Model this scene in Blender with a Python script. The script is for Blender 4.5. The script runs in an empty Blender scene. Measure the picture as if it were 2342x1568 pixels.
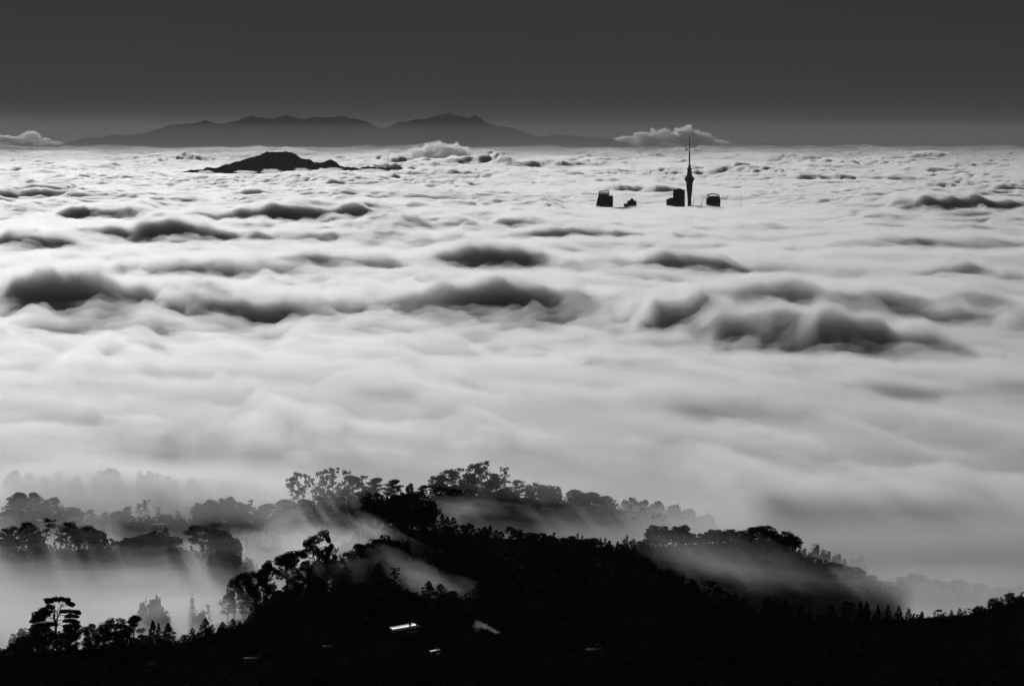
import bpy, math, random
import numpy as np
from mathutils import Vector, Matrix

sc = bpy.context.scene
COL = sc.collection
# ------------------------------------------------------------------ camera
PX = 9.6e-5            # radians per unit of the layout grid (2342 units across)
HOR = 302.0            # eye level on that grid
CAMZ = 229.0           # metres above the top of the fog
cam = bpy.data.cameras.new('camera'); cam_o = bpy.data.objects.new('camera', cam); COL.objects.link(cam_o)
sc.camera = cam_o
cam_o.location = (0, 0, CAMZ); cam_o.rotation_euler = (math.pi/2, 0, 0)
cam.sensor_width = 36.0; cam.lens = 36.0/(2342*PX); cam.shift_y = -(784-HOR)/2342
cam.clip_start = 1.0; cam.clip_end = 400000.0
# ------------------------------------------------------------------ sky
SUN_AZ, SUN_EL = math.radians(-11), math.radians(8.5)
w = bpy.data.worlds.new('World'); sc.world = w; w.use_nodes = True
nt = w.node_tree; bg = nt.nodes['Background']
sky = nt.nodes.new('ShaderNodeTexSky'); sky.sky_type = 'NISHITA'; sky.sun_disc = False
sky.sun_elevation = SUN_EL; sky.sun_rotation = SUN_AZ; sky.altitude = 360; sky.dust_density = 0.3
bw = nt.nodes.new('ShaderNodeRGBToBW'); nt.links.new(sky.outputs[0], bw.inputs[0])
# high overcast veil: even grey over the clear sky, its lower edge a little higher on one side
tc = nt.nodes.new('ShaderNodeTexCoord')
dot = nt.nodes.new('ShaderNodeVectorMath'); dot.operation = 'DOT_PRODUCT'
dot.inputs[1].default_value = (0.030, 0.0, 1.0)
nt.links.new(tc.outputs['Generated'], dot.inputs[0])
rp = nt.nodes.new('ShaderNodeValToRGB'); rp.color_ramp.interpolation = 'EASE'
mp = nt.nodes.new('ShaderNodeMapRange'); mp.inputs['From Min'].default_value = -0.007; mp.inputs['From Max'].default_value = 0.003
mp.inputs['To Min'].default_value = 0.62; mp.inputs['To Max'].default_value = 0.136; mp.interpolation_type = 'SMOOTHSTEP'
nt.links.new(dot.outputs['Value'], mp.inputs['Value'])
nz = nt.nodes.new('ShaderNodeTexNoise'); nz.inputs['Scale'].default_value = 1.0; nz.inputs['Detail'].default_value = 5
mpv = nt.nodes.new('ShaderNodeMapping'); mpv.inputs['Scale'].default_value = (9, 9, 90); nt.links.new(tc.outputs['Generated'], mpv.inputs[0]); nt.links.new(mpv.outputs[0], nz.inputs['Vector'])
nr_ = nt.nodes.new('ShaderNodeMapRange'); nr_.inputs['To Min'].default_value = .84; nr_.inputs['To Max'].default_value = 1.16; nt.links.new(nz.outputs[0], nr_.inputs[0])
mm = nt.nodes.new('ShaderNodeMath'); mm.operation = 'MULTIPLY'; nt.links.new(mp.outputs[0], mm.inputs[0]); nt.links.new(nr_.outputs[0], mm.inputs[1])
mul = nt.nodes.new('ShaderNodeMath'); mul.operation = 'MULTIPLY_ADD'; mul.inputs[1].default_value = 0.002
nt.links.new(bw.outputs[0], mul.inputs[0]); nt.links.new(mm.outputs[0], mul.inputs[2])
nt.links.new(mul.outputs[0], bg.inputs['Color']); bg.inputs['Strength'].default_value = 1.0
nt.nodes.remove(rp)
w.cycles.sampling_method = 'NONE'
# ------------------------------------------------------------------ sun, exposure, sampling
sun = bpy.data.lights.new('sun', 'SUN'); sun.energy = 4.0; sun.angle = math.radians(2.0); sun.color = (1, 1, 1)
sun_o = bpy.data.objects.new('sun', sun); COL.objects.link(sun_o)
SUND = Vector((math.sin(SUN_AZ)*math.cos(SUN_EL), math.cos(SUN_AZ)*math.cos(SUN_EL), math.sin(SUN_EL)))
sun_o.rotation_euler = SUND.to_track_quat('Z', 'Y').to_euler(); sun_o.location = (0, 0, 600)
vs = sc.view_settings; vs.view_transform = 'Standard'; vs.look = 'None'; vs.exposure = -2.48; vs.gamma = 1.0
cy = sc.cycles
cy.max_bounces = 7; cy.diffuse_bounces = 2; cy.glossy_bounces = 2; cy.volume_bounces = 4; cy.transparent_max_bounces = 48
cy.use_denoising = True; cy.denoiser = 'OPENIMAGEDENOISE'
cy.use_adaptive_sampling = True; cy.adaptive_threshold = 0.09; cy.adaptive_min_samples = 16
cy.caustics_reflective = False; cy.caustics_refractive = False

# ------------------------------------------------------------------ helpers
def Xat(px, D): return (px-1171.0)*PX*D
def Zat(py, D): return CAMZ-(py-HOR)*PX*D
def Dat(py, z=0.0): return (CAMZ-z)/((py-HOR)*PX)
rs = np.random.RandomState(7)
PERM = rs.permutation(4096); _a = rs.rand(4096)*2*np.pi; GX = np.cos(_a); GY = np.sin(_a)
def pn(x, y, s=0):
    xi = np.floor(x).astype(np.int64); yi = np.floor(y).astype(np.int64); xf = x-xi; yf = y-yi
    u = xf*xf*xf*(xf*(xf*6-15)+10); v = yf*yf*yf*(yf*(yf*6-15)+10)
    def g(i, j, dx, dy):
        h = PERM[(PERM[(i+s*57) & 4095]+j+s*131) & 4095]
        return GX[h]*dx+GY[h]*dy
    a = g(xi, yi, xf, yf); b = g(xi+1, yi, xf-1, yf); c = g(xi, yi+1, xf, yf-1); e = g(xi+1, yi+1, xf-1, yf-1)
    return ((a*(1-u)+b*u)*(1-v)+(c*(1-u)+e*u)*v)*1.5
def fbm(x, y, o=4, s=0, gain=.5):
    r = 0; a = 1.0
    for k in range(o):
        r = r+a*pn(x*2**k, y*2**k, s+k); a *= gain
    return r
def sm(a, b, x):
    t = np.clip((x-a)/(b-a), 0, 1); return t*t*(3-2*t)
def tag(o, label=None, cat=None, group=None, kind=None):
    if label: o['label'] = label
    if cat: o['category'] = cat
    if group: o['group'] = group
    if kind: o['kind'] = kind
    return o
def mesh_np(name, V, quads=None, tris=None, extra=None, mat=None, smooth=False):
    V = np.asarray(V, np.float32); parts = []; tot = []
    if quads is not None and len(quads): q = np.asarray(quads, np.int64); parts.append(q.reshape(-1)); tot.append(np.full(len(q), 4))
    if tris is not None and len(tris): t = np.asarray(tris, np.int64); parts.append(t.reshape(-1)); tot.append(np.full(len(t), 3))
    for e in (extra or []): parts.append(np.asarray(e, np.int64)); tot.append(np.array([len(e)]))
    loops = np.concatenate(parts).astype(np.int32); tot = np.concatenate(tot).astype(np.int32)
    st = np.concatenate([[0], np.cumsum(tot)[:-1]]).astype(np.int32)
    me = bpy.data.meshes.new(name)
    me.vertices.add(len(V)); me.vertices.foreach_set('co', V.reshape(-1))
    me.loops.add(len(loops)); me.loops.foreach_set('vertex_index', loops)
    me.polygons.add(len(tot)); me.polygons.foreach_set('loop_start', st); me.polygons.foreach_set('loop_total', tot)
    if smooth: me.polygons.foreach_set('use_smooth', np.ones(len(tot), bool))
    me.update(calc_edges=True)
    if mat: me.materials.append(mat)
    return me
def link(name, me, parent=None, loc=None):
    o = bpy.data.objects.new(name, me); COL.objects.link(o)
    if parent: o.parent = parent
    if loc: o.location = loc
    return o
def vol_mat(name, dens, g, col=.985):
    m = bpy.data.materials.new(name); m.use_nodes = True; n = m.node_tree; n.nodes.clear()
    o = n.nodes.new('ShaderNodeOutputMaterial'); v = n.nodes.new('ShaderNodeVolumePrincipled')
    v.inputs['Color'].default_value = (col, col, col, 1); v.inputs['Density'].default_value = dens; v.inputs['Anisotropy'].default_value = g
    n.links.new(v.outputs[0], o.inputs['Volume']); return m
def mat(name, c, rough=.9, var=.3, scale=1.0, metal=0.0, spec=.2, bump=0.0):
    m = bpy.data.materials.new(name); m.use_nodes = True; n = m.node_tree; b = n.nodes['Principled BSDF']
    b.inputs['Roughness'].default_value = rough; b.inputs['Metallic'].default_value = metal; b.inputs['Specular IOR Level'].default_value = spec
    t = n.nodes.new('ShaderNodeTexCoord'); x = n.nodes.new('ShaderNodeTexNoise'); x.inputs['Scale'].default_value = scale; x.inputs['Detail'].default_value = 4
    r = n.nodes.new('ShaderNodeMapRange'); r.inputs['To Min'].default_value = c*(1-var); r.inputs['To Max'].default_value = c*(1+var)
    n.links.new(t.outputs['Object'], x.inputs['Vector']); n.links.new(x.outputs[0], r.inputs[0]); n.links.new(r.outputs[0], b.inputs['Base Color'])
    if bump:
        bp = n.nodes.new('ShaderNodeBump'); bp.inputs['Strength'].default_value = bump; n.links.new(x.outputs[0], bp.inputs['Height']); n.links.new(bp.outputs[0], b.inputs['Normal'])
    return m
M = dict(
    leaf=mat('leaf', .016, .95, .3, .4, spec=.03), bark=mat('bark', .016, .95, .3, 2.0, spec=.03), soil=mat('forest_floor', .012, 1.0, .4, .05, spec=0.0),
    rock=mat('bush_covered_rock', .035, 1.0, .3, .002, spec=0.0), conc=mat('concrete', .25, .85, .12, .08), steel=mat('mast_steel', .2, .5, .1, .3, metal=.4),
    glass=mat('tinted_glass', .02, .25, .1, .05, spec=.2), facade=mat('facade_stone', .16, .8, .12, .06), frame=mat('frame_metal', .1, .6, .1, .5),
    roof=mat('wet_metal_roof', .75, .4, .15, .5, metal=1.0), tile=mat('roof_tiles', .02, .75, .3, .8, spec=.06), wallm=mat('weatherboard', .06, .8, .1, .5),
    trim=mat('painted_gutter', .3, .5, .1, .5, metal=.6))

# ------------------------------------------------------------------ terrain
def crest(pts, D):
    p = np.array(pts, float); xs = Xat(p[:, 0], D); zs = Zat(p[:, 1], D); return xs, zs
RIDGES = [  # distance, crest line on the layout grid, near slope, far slope
 (3080, [(-400,1150),(0,1142),(250,1138),(450,1146),(560,1165),(700,1240),(900,1290),(2800,1330)], .28, .30),
 (2860, [(-400,1205),(0,1195),(200,1200),(300,1192),(450,1198),(600,1195),(660,1178),(720,1162),(850,1150),(950,1150),(1100,1138),(1200,1138),(1350,1153),(1500,1183),(1620,1215),(1720,1270),(1900,1330),(2800,1360)], .30, .30),
 (2620, [(-400,1262),(0,1262),(150,1262),(300,1252),(380,1240),(440,1268),(560,1290),(650,1320),(760,1340),(2800,1400)], .30, .25),
 (2540, [(-400,1420),(600,1340),(740,1280),(820,1228),(900,1212),(1000,1212),(1060,1222),(1150,1235),(1300,1247),(1400,1262),(1500,1254),(1600,1246),(1740,1240),(1820,1262),(1880,1300),(1960,1338),(2100,1352),(2342,1368),(2800,1385)], .33, .30),
 (2330, [(-400,1540),(300,1500),(430,1450),(500,1425),(600,1408),(700,1380),(770,1345),(900,1325),(1000,1300),(1100,1285),(1300,1298),(1450,1318),(1560,1345),(1650,1385),(1750,1430),(2000,1500),(2800,1500)], .22, .30),
 (2100, [(-400,1520),(0,1500),(100,1492),(200,1486),(330,1478),(400,1478),(500,1448),(560,1432),(600,1398),(650,1368),(720,1352),(800,1367),(860,1357),(960,1367),(1050,1372),(1200,1382),(1500,1398),(1700,1415),(1900,1417),(2100,1418),(2200,1411),(2280,1388),(2342,1372),(2450,1350),(2800,1310)], .0, .28),
]
RC = [(D,)+crest(p, D)+(a, b) for D, p, a, b in RIDGES]
def ground_z(x, y):
    x = np.asarray(x, float); y = np.asarray(y, float)
    z = np.where(y > 3200, -100.0, -62.0)
    z = -62-38*sm(3100, 5000, y)
    for D, xs, zs, sn, sf in RC:
        c = np.interp(x*D/np.maximum(y, 500), xs, zs)
        if D == 2100:   # front hill: stays gently rolling towards the viewer
            near = c-0.018*np.maximum(0, D-y)-6*sm(0, 60, D-y)*0
        else:
            near = c-sn*np.maximum(0, D-y)*sm(-20, 120, D-y)
        far = c-sf*np.maximum(0, y-D)*sm(-20, 90, y-D)
        z = np.maximum(z, np.where(y < D, near, far))
    z = z+1.2*fbm(x/60, y/60, 3, 41)*sm(5000, 3500, y)
    hill = 226-0.155*np.maximum(0, y-8)   # the look-out hill falling away under the camera
    return np.maximum(z, hill)
ys = np.concatenate([np.arange(-300, 1700, 50), np.arange(1700, 3300, 10), 3300*(150000/3300)**(np.arange(60)/59.0)])
us = np.linspace(-.2, .2, 340)
Yg = np.repeat(ys[:, None], len(us), 1); Xg = us[None, :]*np.maximum(Yg, 0)+np.sign(us)[None, :]*np.abs(us)[None, :]/.2*250
Zg = ground_z(Xg, Yg); nr, nc = Xg.shape
ix = np.arange(nr*nc).reshape(nr, nc)
Q = np.stack([ix[:-1, :-1], ix[:-1, 1:], ix[1:, 1:], ix[1:, :-1]], -1).reshape(-1, 4)
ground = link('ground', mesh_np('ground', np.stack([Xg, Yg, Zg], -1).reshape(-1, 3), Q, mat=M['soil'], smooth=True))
tag(ground, kind='structure')

# ------------------------------------------------------------------ far mountains and island
def massif(name, pts, D, depth, step, rough, seed, zbot):
    p = np.array(pts, float); xs = Xat(p[:, 0], D); zs = Zat(p[:, 1], D)
    x = np.arange(xs[0], xs[-1], step); n = len(x); m = 41
    t = np.linspace(-1, 1, m)
    X = np.repeat(x[None, :], m, 0); T = np.repeat(t[:, None], n, 1); Y = D+T*depth
    c = np.interp(x, xs, zs)+rough*fbm(x/(step*7), x*0+.5, 4, seed)
    prof = (1-np.abs(T)**1.25)
    Z = zbot+(c[None, :]-zbot)*prof
    rid = fbm(X/(depth*.22), Y/(depth*.5), 5, seed+3)
    Z = Z+(c[None, :]-zbot)*.16*rid*np.clip(np.abs(T)*3, 0, 1)*prof
    Z = np.maximum(Z, zbot)
    i = np.arange(m*n).reshape(m, n)
    q = np.stack([i[:-1, :-1], i[:-1, 1:], i[1:, 1:], i[1:, :-1]], -1).reshape(-1, 4)
    o = link(name, mesh_np(name, np.stack([X, Y, Z], -1).reshape(-1, 3), q, mat=M['rock'], smooth=True))
    return tag(o, kind='structure')
massif('mountain_range', [(-60,352),(20,345),(80,337),(140,328),(185,318),(230,312),(262,306),(300,309),(345,300),(390,287),(440,281),(470,277),(500,282),(545,279),(560,270),(577,264),(590,271),(620,275),(635,270),(650,263),(690,270),(720,271),(745,268),(775,265),(800,272),(835,278),(870,292),(905,283),(945,274),(985,270),(1025,262),(1060,269),(1070,272),(1090,266),(1110,280),(1140,290),(1170,295),(1200,303),(1240,312),(1280,306),(1330,311),(1390,320),(1430,320),(1452,314),(1475,323),(1500,334),(1560,350)], 70000, 3800, 40, 26, 51, -120)
massif('island', [(300,418),(380,399),(415,391),(450,386),(490,385),(510,376),(545,371),(570,360),(590,354),(600,352),(615,348),(640,350),(668,348),(685,357),(700,364),(730,372),(755,366),(770,373),(790,382),(840,381),(900,386),(1010,402)], 25100, 700, 7, 9, 61, -110)
# ------------------------------------------------------------------ fog sea
def sheet(name, ys, us, H, zbot, mat_, X=None):
    Y = np.repeat(ys[:, None], len(us), 1); X = us[None, :]*Y if X is None else X
    NR, NC = X.shape; V = np.stack([X, Y, H], -1).reshape(-1, 3); n = len(V)
    i = np.arange(n).reshape(NR, NC)
    q = np.stack([i[:-1, :-1], i[:-1, 1:], i[1:, 1:], i[1:, :-1]], -1).reshape(-1, 4)
    per = np.concatenate([i[0, :], i[1:, -1], i[-1, -2::-1], i[-2:0:-1, 0]])
    low = V[per].copy(); low[:, 2] = zbot; li = n+np.arange(len(per))
    side = np.stack([per, li, np.roll(li, -1), np.roll(per, -1)], -1)
    return link(name, mesh_np(name, np.concatenate([V, low]), np.concatenate([q, side]), extra=[li[::-1]], mat=mat_))
BUMPS = [  # x, foot line, width, height of each billow on the layout grid, tilt of its axis
 (120,712,320,92,0),(430,702,230,75,0),(400,622,240,52,0),(700,612,180,40,-.15),(820,606,150,26,0),(650,712,380,30,0),(880,714,260,26,0),(1170,604,240,58,0),
 (1510,616,270,68,0),(1240,718,420,100,0),(1565,752,220,138,0),(1730,770,260,92,0),(1930,790,320,118,0),(1985,728,580,124,0),(2240,738,300,70,0),(2230,626,200,52,0),
 (1410,828,230,34,0),(700,905,330,30,0),(2230,900,460,60,0),(2080,840,260,26,0),(1720,1180,460,34,0),(2150,1120,500,24,0),(1400,935,400,24,0),(120,870,300,22,0),
 (640,502,330,46,0),(830,497,230,30,0),(1010,522,220,24,0),(1180,524,130,26,0),(340,548,320,62,0),(60,562,170,36,0),(220,500,160,32,0),(2190,486,200,46,0),(2330,484,120,28,0),
 (1660,497,280,22,0),(1330,545,260,34,0),(830,545,200,20,0),(1960,560,170,26,0),(2080,556,130,22,0),(2290,560,120,24,0),(1310,382,230,20,0),(1450,397,130,26,0),(1640,393,240,24,0),(1800,370,160,14,0),(2150,392,110,18,0),(1130,383,130,12,0),
 (1010,402,160,12,0),(960,398,120,10,0),(730,413,180,10,0),(90,452,130,18,0),(280,415,90,10,0),(560,447,70,14,0),(700,455,160,10,0),(1430,438,120,16,0),(1520,440,60,16,0),(1360,460,90,18,0),(1780,398,260,16,0),(1960,412,220,14,0),(2090,450,160,18,0)]
def bumps(X, Y):
    H = np.zeros_like(X); A = np.zeros_like(X)
    for k, (cx, yb, wd, h, tl) in enumerate(BUMPS):
        D = Dat(yb); xc = Xat(cx, D); sx = wd*.74*PX*D; hz = h*PX*D*(.82 if yb > 580 else .9 if yb > 400 else .5)
        soft = 2.6 if yb > 800 else 1.0
        Ln = max(hz*1.8*soft, 30); Lf = max(hz*6, D*D*PX/CAMZ*22)
        r0 = np.searchsorted(Y[:, 0], D-Ln*5); r1 = np.searchsorted(Y[:, 0], D+Lf*3)
        lw = max(sx*.8, 80)
        wa = fbm(X[r0:r1]/(lw*.9)+5, Y[r0:r1]/(Lf*.8), 3, 150+k, .5)
        x = X[r0:r1]-xc+.35*sx*wa; y = Y[r0:r1]
        wob = fbm(X[r0:r1]/lw, y/(Lf*1.2), 4, 70+k, .48)
        wob2 = fbm(X[r0:r1]/(lw*1.5)+9, y/(Lf*1.5), 3, 90+k)
        fine = fbm(X[r0:r1]/(lw*.33), y/(Lf*.4), 3, 120+k)
        t = y-D-Ln*.8*wob-Ln*.25*(x/sx)**2
        up = sm(0, 1, t/Ln*.7+.15); dn = np.exp(-(np.maximum(t-Ln, 0)/Lf)**1.5)
        uu = ((x+.3*sx*wob2)/sx)**2; lat = .55*np.exp(-uu**1.2)+.45*(1+uu)**-1.3
        hb = hz*up*dn*lat*(1+.25*wob2)*(1+.16*fine*sm(.1, .6, up))
        H[r0:r1] = (H[r0:r1]**3+np.maximum(hb, 0)**3)**(1/3.)
        if yb < 800: A[r0:r1] = np.maximum(A[r0:r1], hz*.16*np.exp(-(x/sx/1.3)**2)*np.exp(-((y-D+1.6*Ln)/(1.6*Ln))**2))
    return H, A
def fog_top(X, Y):
    px_ = X/(PX*Y)+1171
    warp = fbm(X/350, Y/520, 2, 11); warp2 = fbm(X/350+30, Y/520, 2, 17)
    wx = X+55*warp; wy = Y+90*warp2
    k1 = sm(4400, 6000, Y); k2 = sm(9000, 15000, Y); k3 = sm(17000, 30000, Y)
    big = fbm(X/1500+3, Y/3200, 3, 2)*1.3       # broad calm and rough patches
    rough = np.clip(.8+.8*big, .3, 1.6)
    H = 5.5*fbm((X+.35*Y)/210, Y/520, 4, 23)*(1-.5*k1)+2.0*fbm(X/60, Y/160, 3, 25)*(1-.5*k1)
    H += 9.5*fbm((X+Y/6)/105, Y/1300, 5, 27, .55)*(1-k1)      # wind streaks running down towards the hills
    H += k1*(1-k3)*rough*9*fbm(wx/170, wy/360, 4, 1, .45)
    H += k1*(1-.4*k3)*rough*(11+7*k2)*(np.exp(-(fbm(wx/210, wy/430, 4, 5, .5)*2.4)**2)-.4)
    H += k1*(1-k2)*13*fbm(wx/430+2, wy/620, 3, 45, .45)
    H += k2*rough*14*(np.exp(-(fbm(wx/300, wy/1200, 4, 37, .45)*2.2)**2)-.4)
    H += k3*46*rough*np.maximum(-.1, fbm(wx/800, wy/3600, 4, 31, .45))
    H += k3*rough*7*(np.exp(-(fbm(wx/260, wy/1900, 4, 35)*2.0)**2)-.4)
    H += k1*(1-.75*k2)*(1-k3)*rough*6.5*(.35-np.abs(fbm(wx/58, wy/130, 4, 61, .55)))
    H *= 1-.25*sm(36000, 60000, Y)
    calm = sm(10800, 12600, Y)*sm(16600, 15200, Y)*sm(90, 220, X)*sm(1050, 800, X)   # smooth fog round the city
    H = H*(1-.8*calm)-7*calm
    hb, amp = bumps(X, Y)
    H += hb*(1-.85*calm)+amp*fbm(X/62, Y/150, 4, 201)*2.2
    r = sm(1500, 1750, px_)
    return H-75*sm(0, 1, (3450-560*r-Y)/(770-480*r))
fy = np.concatenate([np.arange(2500, 3300, 16), np.arange(3300, 9200, 13), np.arange(9200, 16500, 21), 16500*(69000/16500.)**(np.arange(160)/159.)])
fu = np.linspace(-.142, .142, 640)
FY = np.repeat(fy[:, None], len(fu), 1); FX = fu[None, :]*FY
sea = sheet('fog_sea', fy, fu, fog_top(FX, FY)-9*sm(11500, 8500, FY)-6*sm(19000, 13000, FY), -140, vol_mat('sea_fog', .04, .75))
tag(sea, 'rolling white sea of fog filling the lowland to the horizon', 'fog', kind='stuff')
# its upper layers thin out into the air: looser fog and torn veils over the nearer billows
vy = np.concatenate([np.arange(2560, 3300, 18), np.arange(3300, 9600, 21), 9600*(19000/9600.)**(np.arange(120)/119.)]); vu = np.linspace(-.146, .146, 350)
VY = np.repeat(vy[:, None], len(vu), 1); VX = vu[None, :]*VY; VH = fog_top(VX, VY)
edge = -70*sm(2900, 2580, VY)-80*sm(13500, 18800, VY)
o = sheet('loose_fog', vy, vu, VH-6+6*fbm(VX/70+7, VY/200, 5, 211, .55)+edge, -139, vol_mat('loose_fog', .010, .75)); tag(o, 'looser pale fog lying over the nearer billows of the fog sea', 'fog', kind='stuff')
o = sheet('fog_veil', vy, vu, VH+2+(10+4*sm(5000, 4000, VY))*fbm((VX+VY/7)/75+3, VY/420, 5, 213, .58)+edge, -138, vol_mat('fog_veil', .005, .75)); tag(o, 'thinnest torn veil of fog drifting over the nearer billows', 'fog', kind='stuff')
# thin mist lying in the near valleys and over the front of the fog
my = np.concatenate([np.arange(2130, 3300, 9), np.arange(3300, 5600, 40)])
mu = np.linspace(-.15, .15, 210)
MY = np.repeat(my[:, None], len(mu), 1); MX = mu[None, :]*MY
pxm = MX/(PX*MY)+1171     # bearing of each point, in layout units
lft = sm(1000, 760, pxm)
pool = sm(560, 470, pxm)
lev = -6-6*lft+10*sm(2950, 3700, MY)+5*lft*sm(2880, 2960, MY)
lev = lev-6*sm(250, 300, pxm)*sm(660, 600, pxm)*sm(2880, 2840, MY)
lev = lev*sm(2560, 2700, MY)+(-14+4*pool)*(1-sm(2560, 2700, MY))
streak = fbm((MX+.55*MY)/150, (MY-.2*MX)/420, 4, 83)
lev = lev+(3+6*sm(2900, 3400, MY))*streak*sm(2600, 2900, MY)+1.6*fbm(MX/70, MY/110, 3, 85)
clear = sm(1000, 1080, pxm)*sm(1900, 1780, pxm)*sm(2590, 2535, MY)     # the bare dark slope
clear = np.maximum(clear, sm(1060, 1120, pxm)*sm(2100, 1980, pxm)*sm(2480, 2400, MY))
lev = lev-45*clear-26*sm(2180, 2130, MY)-60*sm(4300, 5590, MY)
for k, (dz, dn) in enumerate([(5, .0022), (1.5, .003), (-2.5, .005)]):   # the mist thins out upwards
    mist = sheet('valley_mist', my, mu, lev+dz+1.5*fbm(MX/45+k*9, MY/80, 3, 87+k), -75-k, vol_mat('thin_mist', dn, .72))
    tag(mist, 'layered thin mist pooled between the tree rows of the near hills', 'mist', 'layers of the valley mist', 'stuff')
def blob(name, px, py, D, sx, sy, sz, m_, seed, rough=.35, sub=4, rot=0.0, tilt=0.0, freq=1.6):
    import bmesh
    bm = bmesh.new(); bmesh.ops.create_icosphere(bm, subdivisions=sub, radius=1.0)
    me = bpy.data.meshes.new(name); bm.to_mesh(me); bm.free()
    v = np.zeros(len(me.vertices)*3, np.float32); me.vertices.foreach_get('co', v); v = v.reshape(-1, 3).astype(float)
    n = (fbm(v[:, 0]*freq+seed*3.1, v[:, 1]*freq+v[:, 2]*freq*.7, 5, seed)+fbm(v[:, 2]*freq+seed, v[:, 0]*freq-v[:, 1]*freq*.6, 5, seed+9))
    v = v*(1+rough*n)[:, None]*np.array([sx, sy, sz])
    c, s = math.cos(tilt), math.sin(tilt); v = np.stack([v[:, 0]*c-v[:, 2]*s, v[:, 1], v[:, 0]*s+v[:, 2]*c], -1)
    c, s = math.cos(rot), math.sin(rot); v = np.stack([v[:, 0]*c-v[:, 1]*s, v[:, 0]*s+v[:, 1]*c, v[:, 2]], -1)
    me.vertices.foreach_set('co', v.astype(np.float32).reshape(-1)); me.update(); me.materials.append(m_)
    return link(name, me, loc=(Xat(px, D), D, Zat(py, D)))
WM = vol_mat('wisp_mist', .0009, .72); WD = vol_mat('bank_mist', .0034, .72); WT = vol_mat('thin_wisp_mist', .0005, .72); WV = vol_mat('veil_mist', .0032, .72)
for k, (px, py, D, sx, sy, sz, tl, m_) in enumerate([(1570,1268,2455,22,16,9,-.5,0),(1630,1300,2445,28,18,8,-.55,0),(1655,1290,2445,24,16,12,-.7,0),(1690,1330,2435,40,20,9,-.35,0),(1760,1318,2435,30,18,10,-.6,0),(1800,1350,2425,44,22,8,-.3,0),(1870,1352,2425,40,24,10,-.4,0),(1720,1372,2420,44,20,6,-.1,0),
        (960,1318,2220,18,26,6,-.5,0),(850,1312,2300,20,14,8,.0,0),(1012,1345,2200,16,20,5,-.2,0),(700,1190,2790,34,20,7,.1,1),(940,1200,2660,26,16,8,-.3,0),(1100,1175,2760,34,22,7,-.1,1),
        (80,1105,2965,60,40,15,0,1),(230,1110,2960,70,40,14,0,1),(400,1115,2965,60,40,13,0,1),(520,1120,2960,50,36,11,0,1),(620,1240,2650,30,26,9,.1,1),(720,1310,2330,16,10,5,.1,1),(395,1384,2235,30,18,6,0,1),(90,1172,2800,70,40,14,0,3),(290,1176,2800,70,40,13,0,3),(480,1170,2800,70,40,14,0,3),(620,1172,2800,40,40,13,0,3),(720,1132,2805,34,30,17,.1,0),(90,1250,2580,80,24,6,0,3),(480,1250,2530,36,20,8,0,3),(965,1322,2225,14,20,5,-.4,0),(1270,1122,2800,60,40,12,-.1,3),(690,1262,2470,16,34,9,0,2),(760,1258,2460,20,34,9,0,2),(800,1238,2470,16,20,7,-.4,2),(870,1222,2465,20,16,6,-.5,2),(930,1248,2455,18,14,4,-.4,2)]):
    r_ = bpy.data.objects.new('mist_wisp', None); COL.objects.link(r_); r_.location = (Xat(px, D), D, Zat(py, D)); tag(r_, 'soft wisp of drifting mist against the dark hillsides', 'mist', 'wisps of mist on the near hills', 'stuff')
    for j, f_ in enumerate((1.3, 1.0, .72, .46)):
        o = blob('mist_layer', px, py, D, sx*f_, sy*f_, sz*f_, (WM, WV, WD, WT)[m_], 100+k*2+j*40, .42, 4, 0, tl); o.parent = r_; o.location = (0, 0, 0)
# far cumulus standing out of the fog
CM = vol_mat('cumulus', .008, .72)
k = 0
for nm, lab, puffs, D in [
   ('cumulus_cloud', 'ragged bright-edged cumulus cloud behind the tall tower mast', [(1500,316,40,26),(1540,318,60,22),(1570,312,55,34),(1600,320,55,26),(1520,304,26,16),(1468,312,34,16),(1430,318,40,10),(1635,328,50,14),(1480,328,60,14)], 62000),
   ('cumulus_cloud', 'small heaped cumulus cloud at the foot of the mountains, far from the tower', [(20,322,46,18),(70,312,34,20),(98,324,34,14),(128,328,26,8),(0,318,36,14),(48,320,30,14)], 60000),
   ('low_cloud', 'low shreds of cloud lapping the near shore of the dark island', [(560,394,40,7),(620,392,36,9),(690,391,34,10),(760,389,40,9),(850,391,50,8),(470,393,30,5)], 24300),
   ('cumulus_cloud', 'torn puffy cloud rising from the fog beside the dark island', [(960,352,50,26),(1000,345,55,34),(1040,348,50,32),(1060,362,45,24),(920,360,50,16),(1020,365,90,18)], 33000)]:
    root = bpy.data.objects.new(nm, None); COL.objects.link(root); root.location = (Xat(puffs[0][0], D), D, 0)
    tag(root, lab, 'cloud', kind='stuff')
    for (px, py, rx, rz) in puffs:
        k += 1
        o = blob('puff', px, py, D+random.Random(k).uniform(-1, 1)*rx*PX*D*.8, rx*.58*PX*D, rx*1.2*PX*D, rz*.6*PX*D, CM, 140+k, .34, 5, freq=2.3)
        o.location = Vector(o.location)-root.location; o.parent = root
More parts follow.
